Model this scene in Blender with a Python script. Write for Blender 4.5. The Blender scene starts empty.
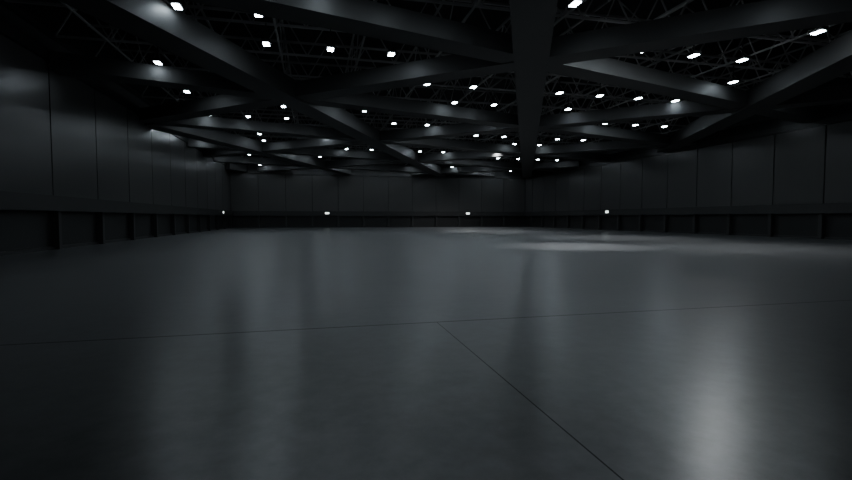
import bpy, bmesh, math, random
from mathutils import Vector, Matrix
random.seed(4)
XL,XR,YB,YF=-14.5,42.5,-22.0,90.0
CH=1.8; TH=math.radians(13.4)

def mat(name,col,rough=0.5,metal=0.0,noise=0.0,nscale=3,spec=0.5,emit=None,es=0):
    m=bpy.data.materials.new(name); m.use_nodes=True
    nt=m.node_tree; b=nt.nodes['Principled BSDF']
    b.inputs['Base Color'].default_value=(*col,1); b.inputs['Roughness'].default_value=rough
    b.inputs['Metallic'].default_value=metal; b.inputs['Specular IOR Level'].default_value=spec
    if emit:
        b.inputs['Emission Color'].default_value=(*emit,1); b.inputs['Emission Strength'].default_value=es
    if noise>0:
        tc=nt.nodes.new('ShaderNodeTexCoord'); n=nt.nodes.new('ShaderNodeTexNoise')
        n.inputs['Scale'].default_value=nscale; n.inputs['Detail'].default_value=2
        nt.links.new(tc.outputs['Object'],n.inputs['Vector'])
        r=nt.nodes.new('ShaderNodeMapRange'); r.inputs[3].default_value=1-noise; r.inputs[4].default_value=1+noise
        nt.links.new(n.outputs['Fac'],r.inputs[0])
        mx=nt.nodes.new('ShaderNodeVectorMath'); mx.operation='SCALE'
        mx.inputs[0].default_value=col
        nt.links.new(r.outputs[0],mx.inputs['Scale']); nt.links.new(mx.outputs[0],b.inputs['Base Color'])
    return m
M_panel=mat('wall_panel_paint',(0.066,0.065,0.065),0.285,0,0.08,0.4,spec=0.7)
M_low=mat('lower_wall_paint',(0.014,0.014,0.014),0.5,0,0.1,1)
M_rail=mat('rail_metal',(0.034,0.034,0.034),0.4,0,0.1,1)
M_beam=mat('beam_paint',(0.036,0.036,0.036),0.52,0,0.08,0.5)
M_roof=mat('roof_black',(0.006,0.006,0.006),0.8)
M_truss=mat('truss_steel',(0.32,0.32,0.32),0.5,0.0)
M_house=mat('lamp_housing',(0.02,0.02,0.02),0.5)
M_lamp=mat('lamp_glow',(0.8,0.9,1.0),0.5,emit=(0.78,0.91,1.0),es=58)
M_lamp2=mat('lamp_glow_high_bay',(0.8,0.9,1.0),0.5,emit=(0.90,0.96,1.0),es=620)
M_sign=mat('exit_sign_glow',(0.8,0.9,0.85),0.5,emit=(0.9,1.0,0.95),es=3)

class MB:
    def __init__(s,name,mats): s.name=name; s.v=[]; s.f=[]; s.mi=[]; s.mats=mats
    def hexa(s,p,mi=0):
        o=len(s.v); s.v+=[tuple(q) for q in p]
        for f in [(0,3,2,1),(4,5,6,7),(0,1,5,4),(1,2,6,5),(2,3,7,6),(3,0,4,7)]:
            s.f.append(tuple(o+i for i in f)); s.mi.append(mi)
    def box(s,x0,x1,y0,y1,z0,z1,mi=0):
        s.hexa([(x0,y0,z0),(x1,y0,z0),(x1,y1,z0),(x0,y1,z0),(x0,y0,z1),(x1,y0,z1),(x1,y1,z1),(x0,y1,z1)],mi)
    def bar(s,a,b,w,h=None,mi=0):
        a=Vector(a); b=Vector(b); h=h or w
        d=(b-a).normalized(); up=Vector((0,0,1)) if abs(d.z)<.95 else Vector((1,0,0))
        r=d.cross(up).normalized(); u=r.cross(d)
        r*=w/2; u*=h/2
        s.hexa([a-r-u,a+r-u,b+r-u,b-r-u,a-r+u,a+r+u,b+r+u,b-r+u],mi)
    def done(s,bevel=0):
        me=bpy.data.meshes.new(s.name); me.from_pydata(s.v,[],s.f); me.update()
        for m in s.mats: me.materials.append(m)
        for p,i in zip(me.polygons,s.mi): p.material_index=i
        b=bmesh.new(); b.from_mesh(me); bmesh.ops.recalc_face_normals(b,faces=b.faces); b.to_mesh(me); b.free()
        ob=bpy.data.objects.new(s.name,me); bpy.context.collection.objects.link(ob)
        return ob

# ---------- floor
fm=bpy.data.materials.new('polished_concrete'); fm.use_nodes=True
nt=fm.node_tree; B=nt.nodes['Principled BSDF']; N=nt.nodes.new; L=nt.links.new
tc=N('ShaderNodeTexCoord'); sep=N('ShaderNodeSeparateXYZ'); L(tc.outputs['Object'],sep.inputs[0])
def math_(op,a,b=None):
    n=N('ShaderNodeMath'); n.operation=op
    for i,x in enumerate((a,b)):
        if x is None: continue
        if isinstance(x,(int,float)): n.inputs[i].default_value=x
        else: L(x,n.inputs[i])
    return n.outputs[0]
def line(o,off,per,w):
    a=math_('SUBTRACT',o,off-per/2); a=math_('MODULO',math_('ADD',a,per*20),per)
    a=math_('ABSOLUTE',math_('SUBTRACT',a,per/2)); return math_('LESS_THAN',a,w)
jx=math_('MULTIPLY',line(sep.outputs[0],2.05,22.0,0.008),math_('LESS_THAN',sep.outputs[1],7.8))
j=math_('MAXIMUM',jx,line(sep.outputs[1],7.8,24.0,0.025))
n1=N('ShaderNodeTexNoise'); n1.inputs['Scale'].default_value=0.5; n1.inputs['Detail'].default_value=6; n1.inputs['Roughness'].default_value=0.6
n2=N('ShaderNodeTexNoise'); n2.inputs['Scale'].default_value=4; n2.inputs['Detail'].default_value=6; n2.inputs['Roughness'].default_value=0.7
L(tc.outputs['Object'],n1.inputs['Vector']); L(tc.outputs['Object'],n2.inputs['Vector'])
s=math_('ADD',math_('MULTIPLY',n1.outputs['Fac'],0.55),math_('MULTIPLY',n2.outputs['Fac'],0.45))
cr=N('ShaderNodeMapRange'); cr.inputs[1].default_value=.35; cr.inputs[2].default_value=.65; cr.inputs[3].default_value=0.07; cr.inputs[4].default_value=0.145
L(s,cr.inputs[0])
v=math_('MULTIPLY',cr.outputs[0],math_('SUBTRACT',1.0,math_('MULTIPLY',j,0.9)))
cc=N('ShaderNodeCombineColor'); L(math_('MULTIPLY',v,0.97),cc.inputs[0]); L(v,cc.inputs[1]); L(math_('MULTIPLY',v,1.03),cc.inputs[2])
L(cc.outputs[0],B.inputs['Base Color'])
rr=N('ShaderNodeMapRange'); rr.inputs[1].default_value=.35; rr.inputs[2].default_value=.65; rr.inputs[3].default_value=0.282; rr.inputs[4].default_value=0.325
L(s,rr.inputs[0]); L(rr.outputs[0],B.inputs['Roughness'])
L(math_('MULTIPLY',math_('SUBTRACT',1.0,math_('MULTIPLY',j,0.8)),0.6),B.inputs['Specular IOR Level'])
f=MB('floor',[fm]); f.box(XL-1,XR+1,YB-1,YF+1,-0.3,0); f.done()
f=MB('ceiling',[M_roof]); f.box(XL-1,XR+1,YB-1,YF+1,17,17.3); f.done()

def wall(name,P,T,Nn,length,step,off,ztop=10.4):
    w=MB(name,[M_panel,M_low,M_rail])
    P=Vector(P);T=Vector(T);Nn=Vector(Nn)
    def bx(t0,t1,n0,n1,z0,z1,mi):
        q=[]
        for z in (z0,z1):
            for (t,n) in ((t0,n0),(t1,n0),(t1,n1),(t0,n1)):
                c=P+T*t+Nn*n; q.append((c.x,c.y,z))
        w.hexa(q,mi)
    bx(-0.3,length+0.3,-0.5,-0.10,0,17,1)
    bx(0,length,-0.10,0.45,2.2,3.05,2)
    bx(0,length,-0.10,0.12,ztop+0.05,ztop+0.6,2)
    bx(0,length,-0.10,0.25,ztop+1.5,ztop+1.7,2)
    bx(0,length,-0.10,0.03,0,0.18,2)
    t=off
    while t>0: t-=step
    while t<length:
        a=max(t,0)+0.055; b=min(t+step,length)-0.055
        if b>a: bx(a,b,-0.10,0.0,3.07,ztop,0)
        if t>0.3: bx(t-0.16,t+0.16,-0.10,0.30,0,2.2,2)
        t+=step
    return w.done()
wall('wall_left',(XL,YB,0),(0,1,0),(1,0,0),YF-YB,5.75,31.2-YB,10.6)
wall('wall_right',(XR,YB,0),(0,1,0),(-1,0,0),YF-YB,4.6,31.4-YB,9.7)
wall('wall_far',(XL,YF,0),(1,0,0),(0,-1,0),XR-XL,4.75,0,9.7)

# ---------- triangulated grid of box beams
bm=MB('ceiling_beam_grid',[M_beam])
def clip(px,py,dx,dy):
    t0,t1=-1e9,1e9
    for p,d,lo,hi in ((px,dx,XL,XR),(py,dy,YB,YF)):
        a,b=(lo-p)/d,(hi-p)/d
        if a>b:a,b=b,a
        t0=max(t0,a);t1=min(t1,b)
    return (t0,t1) if t1>t0+1 else None
lines=[]
def beam(px,py,dx,dy,w,zb,zt):
    l=math.hypot(dx,dy);dx/=l;dy/=l
    c=clip(px,py,dx,dy)
    if not c: return
    t0,t1=c
    lines.append((px,py,dx,dy))
    bm.bar((px+dx*t0,py+dy*t0,(zb+zt)/2),(px+dx*t1,py+dy*t1,(zb+zt)/2),w,zt-zb)
A=Vector((11.6,24.0)); a=Vector((21.2,5.9)); b=Vector((13.1,-11.2)); d1=a-b
for k in range(-8,9):
    p=A+a*k; beam(p.x,p.y,d1.x,d1.y,1.8,10.0,11.25)
    p=A+a*k; beam(p.x,p.y,b.x,b.y,1.5,10.16,11.15)
    p=A+b*k; beam(p.x,p.y,a.x,a.y,1.5,10.2,11.15)
bm.done()

# ---------- trusses
tr=MB('roof_truss',[M_truss])
y=YB+3
while y<YF:
    x=XL+0.2
    tr.bar((XL,y,12.2),(XR,y,12.2),.12); tr.bar((XL,y,14.6),(XR,y,14.6),.14)
    while x<XR-2:
        tr.bar((x,y,12.2),(x+1.4,y,14.6),.07); tr.bar((x+1.4,y,14.6),(x+2.8,y,12.2),.07)
        x+=2.8
    y+=4.6
x=XL+3
while x<XR:
    tr.bar((x,YB,12.05),(x,YF,12.05),.10); tr.bar((x,YB,14.8),(x,YF,14.8),.12)
    y=YB
    while y<YF-3:
        tr.bar((x,y,14.7),(x,y+2.6,12.1),.06); tr.bar((x,y+2.6,12.1),(x,y+5.2,14.7),.06); y+=5.2
    x+=4.8
tr.done()

# ---------- lamps
lm=MB('ceiling_lamps',[M_house,M_lamp,M_lamp2])
def lamp(x,y,z=11.1,mi=1):
    lm.box(x-.22,x+.22,y-.36,y+.36,z,z+.16,0)
    lm.box(x-.15,x+.15,y-.26,y+.26,z-.03,z-.002,mi)
    lm.bar((x,y,z+.16),(x,y,12.2),.05)
rows=[14.5,18.8,23.1,26.9,32.2,36.8,41.4,46.2]+[50.8+4.6*k for k in range(0,9)]
def clear(x,y,c=1.2): return min(abs((x-p)*dy-(y-q)*dx) for p,q,dx,dy in lines)>c
for i in range(-4,13):
    for y in rows:
        x=1.0+3.38*i
        if not(XL+1<x<XR-1 and YB<y<YF-1): continue
        if x<-5 and 27<y<44: continue
        if x<-7 and y<30: continue
        if abs(y-18.8)<.1 and 13<x<16: continue
        if y<24 and x>27: continue
        if not clear(x,y): continue
        lamp(x,y)
lamp(20.7,20.4,mi=2)
for x,y in [(-9,31.6),(-9,38.2),(-7,43.2)]: lamp(x,y)
lm.done()

def spot(x,y,p,ang,z=10.9):
    l=bpy.data.lights.new('pool_or_fill_light','SPOT'); l.energy=p; l.spot_size=math.radians(ang); l.spot_blend=1; l.shadow_soft_size=.25
    l.color=(0.97,0.99,1)
    o=bpy.data.objects.new('pool_or_fill_spot',l); o.location=(x,y,z); bpy.context.collection.objects.link(o)
spot(16.3,27.0,7500,55); spot(25.5,24.5,3000,95); spot(26,37,4500,100); spot(34,31,2600,95); spot(6,50,3200,110); spot(24,60,4000,110)
spot(4,78,3500,140); spot(26,78,3500,140)  # added fill spots that brighten the far wall, not fixtures of the hall

def sign(x,y,ax):
    s=MB('exit_sign',[M_house,M_sign])
    if ax=='x': s.box(x-.4,x+.4,y-.05,y+.05,2.5,2.9,0); s.box(x-.35,x+.35,y-.07,y-.051,2.55,2.85,1)
    else:
        sgn=1 if x<0 else -1
        s.box(x-.05,x+.05,y-.4,y+.4,2.5,2.9,0)
        s.box(min(x+sgn*.051,x+sgn*.07),max(x+sgn*.051,x+sgn*.07),y-.35,y+.35,2.55,2.85,1)
    s.done()
sign(XL+.51,80,'y'); sign(2.4,YF-.51,'x'); sign(29.9,YF-.51,'x'); sign(XR-.51,61.2,'y')

w=bpy.data.worlds.new('world'); bpy.context.scene.world=w; w.use_nodes=True
w.node_tree.nodes['Background'].inputs[0].default_value=(0.95,0.98,1.0,1)
w.node_tree.nodes['Background'].inputs[1].default_value=0.14
cam=bpy.data.cameras.new('camera'); co=bpy.data.objects.new('camera',cam); bpy.context.collection.objects.link(co)
cam.sensor_width=36; cam.lens=36*470/852
co.location=(0,0,CH); co.rotation_euler=(math.radians(90-2.68),0,-TH)
cam.clip_end=500
bpy.context.scene.camera=co
